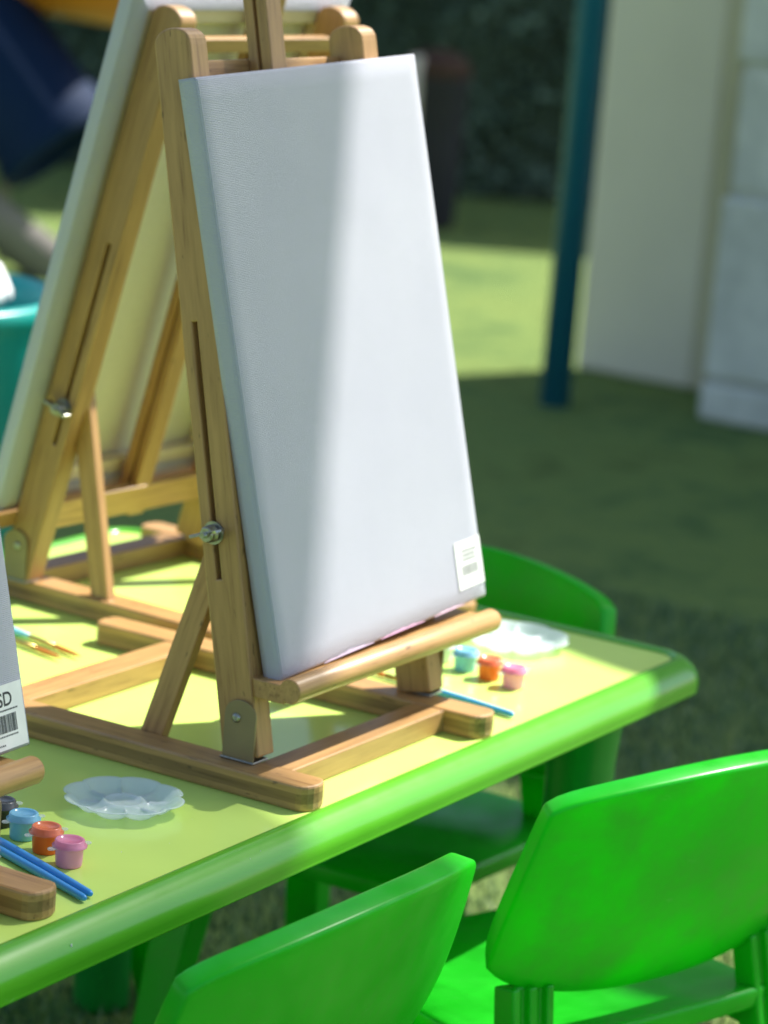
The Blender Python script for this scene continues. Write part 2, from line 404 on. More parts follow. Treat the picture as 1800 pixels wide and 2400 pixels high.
def make_easel(loc, rz, beta, label, group='small wooden table easels', knob_z=.30, mast_h=.64, rod_cut=0, ledge_up=0):
    e = empty('table_easel', loc, rz, label, 'easel', group)
    RH = .019; b = R(beta); up = Vector((0, math.sin(b), math.cos(b))); nb = Vector((0, math.cos(b), -math.sin(b)))
    RX = (-.052, -.022, .194, .224)
    for x0, x1, in ((RX[0], RX[1]), (RX[2], RX[3])):
        xc = (x0+x1)/2
        beam('side_rail', (xc, .376, RH/2), (xc, 0, RH/2), (1, 0, 0), x1-x0, RH, PLY, e, .0018, .008, .010)
    for y in (.047, .286):
        beam('cross_rail', (RX[1], y, RH/2-.0003), (RX[2], y, RH/2-.0003), (0, 1, 0), .028, RH-.0012, WOOD, e, .0012)
    base = Vector((0, .0735, .033)); PD = .031; PT = .021; L = .522
    px = (-.033+PT/2, .209+PT/2); splay = (.007, -.007)
    for x, s in zip(px, splay):
        p = Vector((x, base.y, base.z)) - up*.012; q = p + up*L + Vector((s, 0, 0))
        M, LL = frame(p, q, nb)
        sl0 = -LL/2 + .130; sl1 = sl0 + .185
        bm = post_mesh(LL, PT, PD, (sl0, sl1, .004, .0022))
        o = link('post', bm, WOOD, e, bevel=.0012, basis=M)
        # bracket and screw
        sgn = -1 if x < .1 else 1
        xo = x + sgn*(PT/2+.0012)
        bm = bmesh.new(); pts = [(-.0135, 0), (.0135, 0)] + [(.0135*math.cos(t), .034+.0115*math.sin(t)) for t in [math.pi*i/10 for i in range(11)]]
        bm_prism(bm, pts, -.0009, .0009)
        bk = link('bracket', bm, BRASS, e, bevel=.0003, basis=Matrix.Translation((xo, base.y-.001, RH+.0002)) @ Matrix(((0, 0, 1, 0), (1, 0, 0, 0), (0, 1, 0, 0), (0, 0, 0, 1))))
        bm = bmesh.new(); bm_prism(bm, [(-.002, -.0145), (.018, -.0145), (.018, .0145), (-.002, .0145)] if sgn < 0 else [(-.018, -.0145), (.002, -.0145), (.002, .0145), (-.018, .0145)], 0, .0016)
        link('bracket_foot', bm, STEEL, e, bevel=.0005, loc=(xo, base.y-.001, RH+.0003))
        rod('screw', (xo+sgn*.0005, base.y+.002, RH+.032), (xo+sgn*.0028, base.y+.002, RH+.032), .0036, STEEL, e, 16, [(0, 1), (.5, 1), (1, .5)])
        # inner strut
        kz = .155
        xs = x - sgn*(PT/2+.006)
        top = Vector((xs, base.y, base.z)) + up*(kz) + nb*.006
        beam('strut', (x - sgn*.0055, .163, .003), top+Vector((0, -.004, .014)), (0, 1, 0), .019, .010, WOOD, e, .001, 0, .006)
        # bolt and wing knob
        c = Vector((x, base.y, base.z)) + up*(kz-.003) + nb*.004 + Vector(((-1 if sgn > 0 else 1)*.002, 0, 0))
        bo = rod('bolt', c - Vector((sgn*.018, 0, 0)), c + Vector((sgn*.026, 0, 0)), .0022, STEEL, e, 12)
        f = c + Vector((sgn*(PT/2), 0, 0)); 
        rod('washer', f, f+Vector((sgn*.0015, 0, 0)), .0085, STEEL, e, 24)
        rod('wing_knob', f+Vector((sgn*.0016, 0, 0)), f+Vector((sgn*.011, 0, 0)), .0062, STEEL, e, 20, [(0, 1), (.3, 1.05), (.42, .75), (.58, .75), (.7, 1), (1, .8)])
        M2, _ = frame(f+Vector((sgn*.009, -.014, .006)), f+Vector((sgn*.009, .014, -.004)), (1, 0, 0))
        bm = bmesh.new(); bm_prism(bm, [(-.014, -.002), (-.012, -.006), (-.004, -.003), (.004, -.003), (.012, -.006), (.014, -.002), (.013, .004), (.004, .003), (-.004, .003), (-.013, .004)], -.0012, .0012)
        link('wing', bm, STEEL, e, bevel=.0005, basis=M2)
    # ledge with round nose
    yf = base.y - .0155 + up.y*.045
    lz = .0745 + ledge_up; hl = .1455 - rod_cut/2
    bm = bmesh.new(); bm_box(bm, -hl, hl, -.014, .016, -.007, .007)
    link('ledge_board', bm, WOOD, e, bevel=.001, loc=(.1155-rod_cut/2, .0535, lz))
    rod('ledge_rod', (-.0305, .0355, lz+.0035), (.2625-rod_cut, .0355, lz+.0035), .0092, WOOD, e, 32, [(0, .93), (.006, 1), (.994, 1), (1, .93)])
    # lower board behind the ledge, between the posts
    def cross(name, s, h, t, off):
        c = Vector((0, base.y, base.z)) + up*s + nb*off
        a = Vector((px[0]+PT/2+splay[0]*s/.52, c.y, c.z)); z = Vector((px[1]-PT/2+splay[1]*s/.52, c.y, c.z))
        return beam(name, a, z, up, h, t, WOOD, e, .001)
    cross('lower_board', .047, .026, .010, .002)
    cross('crossbar', .481, .0125, .0085, .0105)
    # centre mast: two cheeks with a groove between
    def mast(x0, x1, y0, y1, s0, s1, name):
        pa = Vector((0, base.y, base.z)) + up*s0; pb = Vector((0, base.y, base.z)) + up*s1
        M, LL = frame(pa+Vector(((x0+x1)/2, 0, 0)), pb+Vector(((x0+x1)/2, 0, 0)), nb)
        bm = bmesh.new(); bm_box(bm, -LL/2, LL/2, y0, y1, -(x1-x0)/2, (x1-x0)/2)
        return link(name, bm, WOOD, e, bevel=.001, basis=M)
    mx = .086
    mast(mx-.010, mx+.010, -.0145, -.0055, .03, mast_h, 'mast')
    mast(mx-.010, mx+.010, -.0025, .0058, .03, mast_h, 'mast_cheek')
    mast(mx-.0065, mx+.0065, -.0060, -.0020, .03, mast_h-.01, 'mast_core')
    return e, up, nb
MAIN, up0, nb0 = make_easel((0, 0, TH), 0, 11.9, 'wooden easel in the middle of the table, holding the white canvas half in sun')
BACK, up1, nb1 = make_easel((.486, .562, TH), math.pi+R(-3.586), 14.3, 'sunlit wooden easel at the back of the table, seen from behind, its canvas facing away')
LEFT, up2, nb2 = make_easel((-.548, .006, TH), R(0), 11.9, 'wooden easel cut by the left picture edge, only ledge end and one foot showing', rod_cut=.030, ledge_up=.006)

# ------------------------------------------------------------------ canvases
def make_canvas(origin, rz, alpha, phi, wd, ht, label, sticker=None, th=.016):
    a = R(alpha); f = R(phi)
    t = empty('canvas', origin, rz, label, 'canvas', 'white stretched canvases on the easels')
    up = Vector((0, math.sin(a), math.cos(a))); nb = Vector((0, math.cos(a), -math.sin(a))); ex = Vector((1, 0, 0))
    cu = math.cos(f)*up - math.sin(f)*ex; cx = math.cos(f)*ex + math.sin(f)*up
    M = Matrix((cx, nb, cu)).transposed().to_4x4()
    # stretched cloth: front sheet subdivided and slightly slack, wrapped round the sides
    bm = bmesh.new(); nx, nz = 40, 54; e = .0022; grid = []
    for j in range(nz+1):
        row = []
        for i in range(nx+1):
            u, v = i/nx, j/nz
            x = wd*u; z = ht*v
            d = .0007*math.sin(math.pi*u)*math.sin(math.pi*v)
            d += .0005*noise.noise(Vector((x*14, z*14, rz*3+origin[0])))*min(1, 12*min(u, 1-u, v, 1-v))
            edge = min(x, wd-x, z, ht-z)
            y = d
            if edge < 1e-6: y = e
            row.append(bm.verts.new((x, y, z)))
        grid.append(row)
    # pull the second ring close to the edge for a tight fold
    for j in range(nz+1):
        for i in range(nx+1):
            v = grid[j][i]
            if 0 < i < nx and 0 < j < nz:
                if i == 1: v.co.x = e
                if i == nx-1: v.co.x = wd-e
                if j == 1: v.co.z = e
                if j == nz-1: v.co.z = ht-e
                if i in (1, nx-1) or j in (1, nz-1): v.co.y = .0003
            else:
                if i == 1: v.co.x = e
                if i == nx-1: v.co.x = wd-e
                if j == 1: v.co.z = e
                if j == nz-1: v.co.z = ht-e
    for j in range(nz):
        for i in range(nx): bm.faces.new((grid[j][i], grid[j][i+1], grid[j+1][i+1], grid[j+1][i]))
    loop = [grid[0][i] for i in range(nx+1)] + [grid[j][nx] for j in range(1, nz+1)] + [grid[nz][i] for i in range(nx-1, -1, -1)] + [grid[j][0] for j in range(nz-1, 0, -1)]
    prev = loop
    rnd = random.Random(9)
    for yy in (.006, .0115, th):
        ring = [bm.verts.new((v.co.x + (0 if yy == th else rnd.uniform(-.0002, .0002)), yy, v.co.z)) for v in loop]
        n = len(loop)
        for i in range(n): bm.faces.new((prev[i], prev[(i+1) % n], ring[(i+1) % n], ring[i]))
        prev = ring
    # turned-over margin on the back
    inner = []
    c = (wd/2, ht/2)
    for v in prev:
        x = min(max(v.co.x, .022), wd-.022); z = min(max(v.co.z, .022), ht-.022)
        inner.append(bm.verts.new((x, th+.0005, z)))
    n = len(prev)
    for i in range(n): bm.faces.new((prev[i], prev[(i+1) % n], inner[(i+1) % n], inner[i]))
    cl = link('canvas_cloth', bm, CANVAS, t, smooth=True, basis=M)
    # raw back of the sheet
    bm = bmesh.new(); y = .0016
    bm_box(bm, .002, wd-.002, y, y+.0004, .002, ht-.002)
    link('canvas_back', bm, CBACK, t, basis=M)
    def bar(x0, x1, z0, z1, vert):
        bm = bmesh.new()
        L = (z1-z0) if vert else (x1-x0); W = (x1-x0) if vert else (z1-z0)
        bm_box(bm, -L/2, L/2, -W/2, W/2, 0, 1)
        for v in bm.verts: v.co.z = .0025 + v.co.z*(th-.0035)
        # local X along the bar; its depth follows the canvas normal
        cxx = (x0+x1)/2; czz = (z0+z1)/2
        if vert: B = Matrix(((0, -1, 0, cxx), (0, 0, 1, 0), (-1, 0, 0, czz), (0, 0, 0, 1)))
        else: B = Matrix(((1, 0, 0, cxx), (0, 0, 1, 0), (0, -1, 0, czz), (0, 0, 0, 1)))
        return link('stretcher_bar', bm, PINE, t, bevel=.001, basis=M @ B)
    s = .034
    bar(.002, s, .002, ht-.002, True); bar(wd-s, wd-.002, .002, ht-.002, True)
    bar(s+.0005, wd-s-.0005, .002, s, False); bar(s+.0005, wd-s-.0005, ht-s, ht-.002, False)
    if sticker: sticker(t, M, wd, ht)
    return t
def text_mesh(bm, s, size, x, z, y, yth=.0002, bold=.0):
    cu = bpy.data.curves.new('tmp', 'FONT'); cu.body = s; cu.size = size; cu.offset = bold; cu.extrude = 0
    o = bpy.data.objects.new('tmp', cu); COL.objects.link(o)
    bpy.context.view_layer.update()
    me = bpy.data.meshes.new_from_object(o.evaluated_get(bpy.context.evaluated_depsgraph_get()))
    k = len(bm.verts)
    b2 = bmesh.new(); b2.from_mesh(me)
    mp = {v: bm.verts.new((x+v.co.x, y, z+v.co.y)) for v in b2.verts}
    for f in b2.faces: bm.faces.new([mp[v] for v in f.verts])
    b2.free(); bpy.data.objects.remove(o); bpy.data.curves.remove(cu); bpy.data.meshes.remove(me)
def barcode(bm, x0, x1, z0, z1, y, seed=2):
    rnd = random.Random(seed); x = x0
    while x < x1:
        wdt = rnd.choice((.00025, .0004, .0007)); bm_box(bm, x, min(x+wdt, x1), y-.00003, y, z0, z1); x += wdt + rnd.choice((.0003, .0005))
def paint_marks(t, M, wd, ht):
    bm = bmesh.new(); rnd = random.Random(12); x = .02
    bm.free()
    for x0, x1, c in ((.055, .125, (.62, .52, .66)), (.135, .20, (.66, .40, .56)), (.215, .262, (.70, .50, .60))):
        bm = bmesh.new(); n = 14
        lo = [bm.verts.new((x0+(x1-x0)*i/n, -.0004, .0006)) for i in range(n+1)]
        hi = [bm.verts.new((x0+(x1-x0)*i/n, -.0004, .0012+.0022*abs(math.sin(math.pi*i/n))*rnd.uniform(.4, 1))) for i in range(n+1)]
        for i in range(n): bm.faces.new((lo[i], lo[i+1], hi[i+1], hi[i]))
        link('paint_smear', bm, flat('dried paint smear', c, .6), t, basis=M)
def sticker_main(t, M, wd, ht):
    paint_marks(t, M, wd, ht)
    S = M @ Matrix.Translation((wd-.0225, -.0005, .0310)) @ Matrix.Rotation(R(0), 4, 'Y')
    bm = bmesh.new(); bm_box(bm, -.0200, .0200, -.0001, .0001, -.0190, .0190)
    st = link('price_label', bm, PAPER, t, basis=S)
    bm = bmesh.new()
    rnd = random.Random(5)
    for k in range(3):
        x = -.010
        while x < .010:
            L = rnd.uniform(.0015, .0035); bm_box(bm, x, x+L, -.00025, -.00018, .0095-.0034*k, .0118-.0034*k); x += L+.0009
    x = -.0125
    while x < .0120:
        L = rnd.choice((.0007, .0012, .0018)); bm_box(bm, x, x+L, -.00025, -.00018, -.0085, -.0005); x += L+.0009
    link('label_print', bm, flat('grey print', (.30, .30, .29), .6), st)
def sticker_left(t, M, wd, ht):
    S = M @ Matrix.Translation((wd-.0300, -.0004, .0200))
    bm = bmesh.new(); bm_box(bm, -.034, .0260, -.0001, .0001, -.0175, .0235)
    st = link('price_label', bm, PAPER, t, basis=S)
    bm = bmesh.new(); y = -.00018
    text_mesh(bm, 'SD', .0125, .0005, .0100, y, bold=.0002)
    rnd = random.Random(8); x = -.02
    while x < .019:
        L = rnd.uniform(.0006, .0016); bm_box(bm, x, x+L, y-.00004, y, .0068, .0078); x += L+.0004
    barcode(bm, -.012, .0175, -.0070, .0045, y, 6)
    x = -.012
    while x < .017:
        L = rnd.uniform(.0006, .0014); bm_box(bm, x, x+L, y-.00004, y, -.0095, -.0085); x += L+.0006
    x = -.02
    while x < .003:
        L = rnd.uniform(.0006, .0014); bm_box(bm, x, x+L, y-.00004, y, -.0150, -.0140); x += L+.0006
    link('label_print', bm, INK, st)

make_canvas((-.021, .0475, .0812+TH), 0, 13.1, 2.2, .300, .432,
            'large blank white canvas on the middle easel, half in shade and half in sun', sticker_main)
cb = Matrix.Rotation(math.pi+R(-3.586), 4, 'Z') @ Vector((-.052, .0475, 0))
make_canvas((.486+cb.x, .562+cb.y, .0812+TH), math.pi+R(-3.586), 14.6, 0, .300, .482,
            'white canvas seen from behind with pale stretcher bars, on the back easel')
make_canvas((-.596, .0575, .0872+TH), 0, 12.9, 1.0, .300, .432,
            'white canvas cut by the left picture edge, its label reading SD with a barcode', sticker_left)

# ------------------------------------------------------------------ paint pots, brushes, palettes
def make_pot(x, y, rz, col, label, group, transl=0):
    m = plastic('paint in a plastic pot', col, .3, .03, .15, col)
    t = empty('paint_pot', (x, y, TH), rz, label, 'paint pot', group)
    bm = bmesh.new(); r = bm_lathe(bm, [(.0078, 0), (.0086, .0006), (.0090, .004), (.0093, .0125), (.0096, .0130), (.0096, .0150)], 32)
    cap(bm, r[0][::-1]); cap(bm, r[-1]); link('pot_body', bm, m, t, smooth=True, bevel=.0003)
    bm = bmesh.new()
    r = bm_lathe(bm, [(.0098, .0128), (.0116, .0134), (.0118, .0142), (.0100, .0148), (.0099, .0178), (.0092, .0184), (.0080, .0180), (.0076, .0172), (.0002, .0171)], 32)
    lid = link('lid', bm, plastic('tinted clear lid', tuple(.12*.85+.88*c for c in col), .2, .03, .3), t, smooth=True)
    bm = bmesh.new()
    pts = [(.0105, -.0022), (.0145, -.0026), (.0165, -.0012), (.0165, .0012), (.0145, .0026), (.0105, .0022)]
    bm_prism(bm, pts, .0131, .0142)
    pts2 = [(-a, b) for a, b in pts][::-1]; bm_prism(bm, pts2, .0131, .0142)
    link('lid_tab', bm, LIDCLR, t, bevel=.0003)
    return t
PINK = (.92, .36, .56); ORG = (.92, .19, .03); BLU = (.22, .62, .84); BLK = (.025, .025, .03); WHT = (.8, .8, .78)
near_g = 'strip of paint pots in front of the middle easel'; far_g = 'strip of paint pots at the right end of the table'
for (x, y, c, n) in ((-.2525, .0565, PINK, 'pink'), (-.2420, .0840, ORG, 'orange'), (-.2315, .1115, BLU, 'light blue'), (-.2210, .1390, BLK, 'black'), (-.2105, .1665, WHT, 'white')):
    make_pot(x, y, R(160), c, n + ' paint pot with clear lid in the sharp strip near the left picture edge', near_g)
for (x, y, c, n) in ((.3490, .0570, PINK, 'pink'), (.3560, .0840, ORG, 'orange'), (.3640, .1120, BLU, 'light blue'), (.3720, .1400, WHT, 'white')):
    make_pot(x, y, R(160), c, n + ' paint pot in the blurred sunlit strip near the right end of the table', far_g)

def make_palette(x, y, rz, label, sc_=1.0):
    t = empty('paint_palette', (x, y, TH), rz, label, 'palette', 'clear flower-shaped paint palettes')
    def lob(n, amp):
        return lambda th, r: 1 + amp*(abs(math.cos(n*th/2))**.6 - .6)*min(1, max(0, (r-.016)/.02))
    bm = bmesh.new()
    prof = [(.0002, .0042), (.010, .0040), (.0125, .0060), (.0145, .0062), (.0165, .0040), (.019, .0016), (.024, .0010), (.030, .0018), (.034, .0050), (.0385, .0088), (.0415, .0096), (.0425, .0092), (.0415, .0088), (.0385, .0080), (.0335, .0040), (.030, .0010), (.024, .0002), (.018, .0006), (.0002, .0034)]
    rings = []
    seg = 128
    for r, z in prof:
        ring = []
        for i in range(seg):
            th = 2*math.pi*i/seg
            k = 1 + .10*(abs(math.cos(8*th/2))**.55 - .75)*min(1, max(0, (r-.016)/.02))
            dz = 0
            if .017 < r < .033: dz = .0040*(1-abs(math.cos(8*th/2))**.35)
            ring.append(bm.verts.new((r*k*math.cos(th)*sc_, r*k*math.sin(th)*sc_, z+dz)))
        rings.append(ring)
    for a, b in zip(rings, rings[1:]):
        for i in range(seg): bm.faces.new((a[i], a[(i+1) % seg], b[(i+1) % seg], b[i]))
    link('palette_dish', bm, MILKY, t, smooth=True)
    return t
make_palette(-.132, .101, .3, 'clear flower-shaped palette in front of the middle easel, the nearest and sharpest one')
make_palette(.468, .122, .1, 'clear flower-shaped palette behind the paint pots at the far right end of the table', 1.12)

BRB = colour_plastic('blue brush handle plastic', (.045, .30, .70), .28)
BRS = colour_plastic('light blue brush tip cover', (.25, .60, .78), .3)
BRISTLE = flat('brown bristles', (.62, .20, .03), .6)
FERR = metal('gold ferrule', (.72, .50, .16), .3)
def make_brush(tip, tail, label, group, r=.0030, colour=None):
    """tip: bristle end, tail: rounded end of handle, both (x,y) on the table"""
    a = Vector((tip[0], tip[1], 0)); b = Vector((tail[0], tail[1], 0)); L = (b-a).length; d = (b-a)/L
    t = empty('paint_brush', (b.x, b.y, TH), 0, label, 'brush', group)
    z = Vector((0, 0, r+.0002))
    def at(k): return (a-b) + d*L*k + z
    rod('handle', at(.28), at(1), r, colour or BRB, t, 20, [(0, .75), (.15, .95), (.55, 1), (.9, .85), (.975, .8), (.992, .6), (1, .3)])
    rod('ferrule', at(.14), at(.28), r*.8, FERR, t, 16, [(0, .95), (.9, .9), (1, .95)])
    rod('bristles', at(0), at(.14), r*.75, BRISTLE, t, 14, [(0, .15), (.25, .7), (.7, 1), (1, .9)])
    return t
bg1 = 'blue brushes in front of the middle easel'; bg2 = 'blue brushes at the right end of the table'
make_brush((-.235, .165), (-.2925, .0075), 'right one of two blue paint brushes lying beside the pink paint pot', bg1)
make_brush((-.246, .165), (-.3015, .0055), 'left one of two blue paint brushes, beside the easel foot at the left edge', bg1)
make_brush((.292, .165), (.2690, .0115), 'blue paint brush behind the middle easel right foot, its tip showing past the foot', None)
bg3 = 'brushes lying behind the left canvas'
make_brush((.146, .350), (.204, .583), 'brush with orange-brown bristles behind the left canvas, the right one of two', bg3, colour=BRS)
make_brush((.130, .357), (.182, .590), 'brush with orange-brown bristles behind the left canvas, the left one of two', bg3, colour=BRS)

# ------------------------------------------------------------------ chairs
def chair_meshes():
    W, Z0, Z1 = .163, -.165, .030
    LEAN = .27
    # backrest shell: local x across, y forward (to the seat), z up from the table-top plane
    nu, nv = 36, 20; th = .0190
    def surf(u, v):
        top = Z1 - .018*u*u - .005*abs(u)**18
        bot = Z0 + .026*abs(u)**2.2 + .012*abs(u)**9
        z = bot + (top-bot)*v
        x = W*u*(1+.09*(1-v)-.07*(1-v)**5)*(1-.012*v**6)
        y = .028*(abs(u)**2.1-1) - LEAN*(z-.01) + .022*(1-v)**3.5*(1-.5*u*u)
        return Vector((x, y, z))
    def shell():
        bm = bmesh.new(); F = []; B = []
        for j in range(nv+1):
            fr, br = [], []
            for i in range(nu+1):
                u = -1+2*i/nu; v = j/nv; p = surf(u, v)
                du = surf(min(u+.01, 1), v)-surf(max(u-.01, -1), v); dv = surf(u, min(v+.01, 1))-surf(u, max(v-.01, 0))
                n = du.cross(dv).normalized()          # points to -y (outer side)
                fr.append(bm.verts.new(p - n*th)); br.append(bm.verts.new(p))
            F.append(fr); B.append(br)
        for j in range(nv):
            for i in range(nu):
                bm.faces.new((B[j][i], B[j][i+1], B[j+1][i+1], B[j+1][i])); bm.faces.new((F[j][i], F[j+1][i], F[j+1][i+1], F[j][i+1]))
        for j in range(nv):
            bm.faces.new((B[j][0], B[j+1][0], F[j+1][0], F[j][0])); bm.faces.new((B[j][nu], F[j][nu], F[j+1][nu], B[j+1][nu]))
        for i in range(nu):
            bm.faces.new((B[0][i], F[0][i], F[0][i+1], B[0][i+1])); bm.faces.new((B[nv][i], B[nv][i+1], F[nv][i+1], F[nv][i]))
        return bm
    return shell, surf
shell_bm, shell_surf = chair_meshes()
ZS = -.190     # seat height below table top plane
def make_chair(loc, rz, label):
    t = empty('chair', (loc[0], loc[1], 0), rz, label, 'chair', 'green plastic kids chairs round the table')
    o = link('backrest', shell_bm(), CHAIR, t, smooth=True, bevel=.0034, seg=3, loc=(0, 0, TH))
    # seat: shallow scooped slab with rolled edge
    bm = bmesh.new(); nx, ny = 24, 24; Wd = .150; D0, D1 = .025, .285
    def sp(u, v):
        x = Wd*u*(1-.08*v); y = D0+(D1-D0)*v
        # rounded plan
        s = (abs(u)**5*abs(2*v-1)**5); x *= 1-.10*s; y = (D0+D1)/2+(y-(D0+D1)/2)*(1-.10*s)
        z = -.010*(1-u*u)*(1-(2*v-1)**2) - .018*max(0, v-.82)**1.5*10*.5 + .010*max(0, .2-v)*5*.5 - .006*abs(u)**8
        return Vector((x, y, ZS+z))
    A, Bq = [], []
    for j in range(ny+1):
        A.append([bm.verts.new(sp(-1+2*i/nx, j/ny)) for i in range(nx+1)])
        Bq.append([bm.verts.new(sp(-1+2*i/nx, j/ny)-Vector((0, 0, .018))) for i in range(nx+1)])
    for j in range(ny):
        for i in range(nx):
            bm.faces.new((A[j][i], A[j][i+1], A[j+1][i+1], A[j+1][i])); bm.faces.new((Bq[j][i], Bq[j+1][i], Bq[j+1][i+1], Bq[j][i+1]))
        bm.faces.new((A[j][0], A[j+1][0], Bq[j+1][0], Bq[j][0])); bm.faces.new((A[j][nx], Bq[j][nx], Bq[j+1][nx], A[j+1][nx]))
    for i in range(nx):
        bm.faces.new((A[0][i], Bq[0][i], Bq[0][i+1], A[0][i+1])); bm.faces.new((A[ny][i], A[ny][i+1], Bq[ny][i+1], Bq[ny][i]))
    link('seat', bm, CHAIR, t, smooth=True, bevel=.005, seg=3, loc=(0, 0, TH))
    GZ = -TH
    for s in (-1, 1):
        # rear leg runs up as the back support, ribbed outside
        def leg_path(p, q, w0, w1, d0, d1, name, ribs=False):
            M, L = frame(p, q, (1, 0, 0)); h = L/2; bm = bmesh.new()
            k = 10; prev = None
            for i in range(k+1):
                tt = i/k; wd = w0+(w1-w0)*tt; dd = d0+(d1-d0)*tt; x = -h+L*tt
                sec = [(-wd/2, -dd/2), (-wd/2, dd/2), (wd/2, dd/2), (wd/2, -dd/2)]
                if ribs:
                    sec = [(-wd/2, -dd/2), (-wd/2, dd/2), (wd/2, dd/2), (wd/2, -dd/2), (wd*.32, -dd/2), (wd*.32, -dd*.2), (wd*.10, -dd*.2), (wd*.10, -dd/2), (-wd*.10, -dd/2), (-wd*.10, -dd*.2), (-wd*.32, -dd*.2), (-wd*.32, -dd/2)]
                ring = [bm.verts.new((x, a, b)) for a, b in sec]
                if prev:
                    n = len(ring)
                    for a in range(n): bm.faces.new((prev[a], prev[(a+1) % n], ring[(a+1) % n], ring[a]))
                else: bm.faces.new(ring[::-1])
                prev = ring
            bm.faces.new(prev)
            return link(name, bm, CHAIR, t, bevel=.002, basis=Matrix.Translation((0, 0, TH)) @ M)
        leg_path((s*.148, -.010, GZ), (s*.126, .048, -.146), .034, .042, .028, .022, 'leg', True)
        leg_path((s*.142, .275, GZ), (s*.122, .225, ZS-.010), .030, .046, .026, .040, 'leg')
        leg_path((s*.118, .030, ZS-.020), (s*.124, .250, ZS-.022), .012, .012, .026, .022, 'seat_frame')
    return t
make_chair((.210, -.190), R(-19), 'green chair at lower right with sunlit top edge, light glowing through its back')
make_chair((-.232, -.145), R(-2), 'green chair at the bottom centre, nearest the camera, its back in shade')
make_chair((.631, .265), R(90), 'green chair behind the right end of the table, its curved back above the rim')
make_chair((.400, .800), R(180), 'green chair on the far side, only its legs showing below the table')

# ------------------------------------------------------------------ background
def box_obj(name, x0, x1, y0, y1, z0, z1, m, parent, bevel=.01, rz=0, c=None):
    bm = bmesh.new(); cx, cy, cz = (x0+x1)/2, (y0+y1)/2, (z0+z1)/2
    bm_box(bm, x0-cx, x1-cx, y0-cy, y1-cy, z0-cz, z1-cz)
    return link(name, bm, m, parent, bevel=bevel, loc=(cx, cy, cz))
def stone(name, c0, c1, scale=3, rough=.8):
    m, nt, bs = mat(name); mp = coords(nt); n = noise_n(nt, mp, scale, 6, .65); n2 = noise_n(nt, mp, 40, 4)
    r = ramp(nt, n.outputs[0], [(.3, c0), (.7, c1)]); nt.links.new(r.outputs[0], bs.inputs['Base Color'])
    bs.inputs['Roughness'].default_value = rough; bump(nt, bs, n2.outputs[0], .4, .004)
    return m
BEIGE = stone('beige render', (.66, .60, .47), (.74, .68, .54), 1.5)
GREYST = stone('grey marble block', (.40, .41, .37), (.74, .73, .66), 6)
JOINT = stone('mortar joint', (.46, .47, .42), (.60, .60, .54))

VD = Vector((math.cos(R(30.57)), math.sin(R(30.57)), 0)); VR = Vector((math.sin(R(30.57)), -math.cos(R(30.57)), 0))
ang = math.atan2(VR.y, VR.x)
wl = empty('wall', (4.246, 2.024, 0), 0, 'shaded beige rendered wall corner behind the blue post', 'wall')
def wall_build():
    # front face runs from (4.246,2.024) to (4.227,1.709); it returns backwards to the right
    a = Vector((0, 0, 0)); b = Vector((-.019, -.300, 0)); 
    back = Vector((.9, -.36, 0))
    bm = bmesh.new()
    bm_prism(bm, [(a.x, a.y), (a.x+back.x, a.y+back.y), (b.x+back.x-.1, b.y+back.y-.05), (b.x, b.y)], 0, 3.1)
    link('wall_face', bm, BEIGE, wl, bevel=.012)
    bm = bmesh.new(); bm_prism(bm, [(b.x-.001, b.y-.001), (b.x+.5, b.y-.17), (b.x+.5, b.y-.25), (b.x-.008, b.y-.055)], 0, 3.1)
    link('corner_trim', bm, stone('ochre corner trim', (.46, .42, .27), (.54, .49, .33)), wl, bevel=.012)
wall_build()
pl = empty('stone_pillar', (3.88, 1.44, 0), 0, 'grey marbled stone pillar with a wider foot at the right picture edge', 'pillar')
def pillar_build():
    rnd = random.Random(2); z = 0; k = 0
    e = Vector((3.94, 1.545, 0))-Vector((3.88, 1.44, 0))
    while z < 3.05:
        h = (.09 if k == 0 else rnd.uniform(.26, .40)); g = .008 if k == 0 else rnd.uniform(-.006, .006)
        bm = bmesh.new(); p = [(e.x-.02-g, e.y+g), (e.x+.6, e.y+.1+g), (e.x+.75, e.y-2.45), (e.x-.02-g, e.y-2.40)]
        bm_prism(bm, p, z, z+h-.008); link('stone_block', bm, GREYST, pl, bevel=.014, seg=3); z += h; k += 1
    bm = bmesh.new(); bm_prism(bm, [(e.x-.008, e.y-.012), (e.x+.55, e.y+.07), (e.x+.68, e.y-2.4), (e.x-.008, e.y-2.38)], .002, 3.05)
    link('pillar_core', bm, JOINT, pl)
pillar_build()
TEALP = colour_plastic('petrol blue painted post', (.010, .13, .20), .35)
pole = empty('post', (3.788, 1.828, 0), 0, 'tall petrol blue painted post in front of the beige wall', 'post')
rod('pole', (0, 0, 0), (0, 0, 3.0), .033, TEALP, pole, 28)

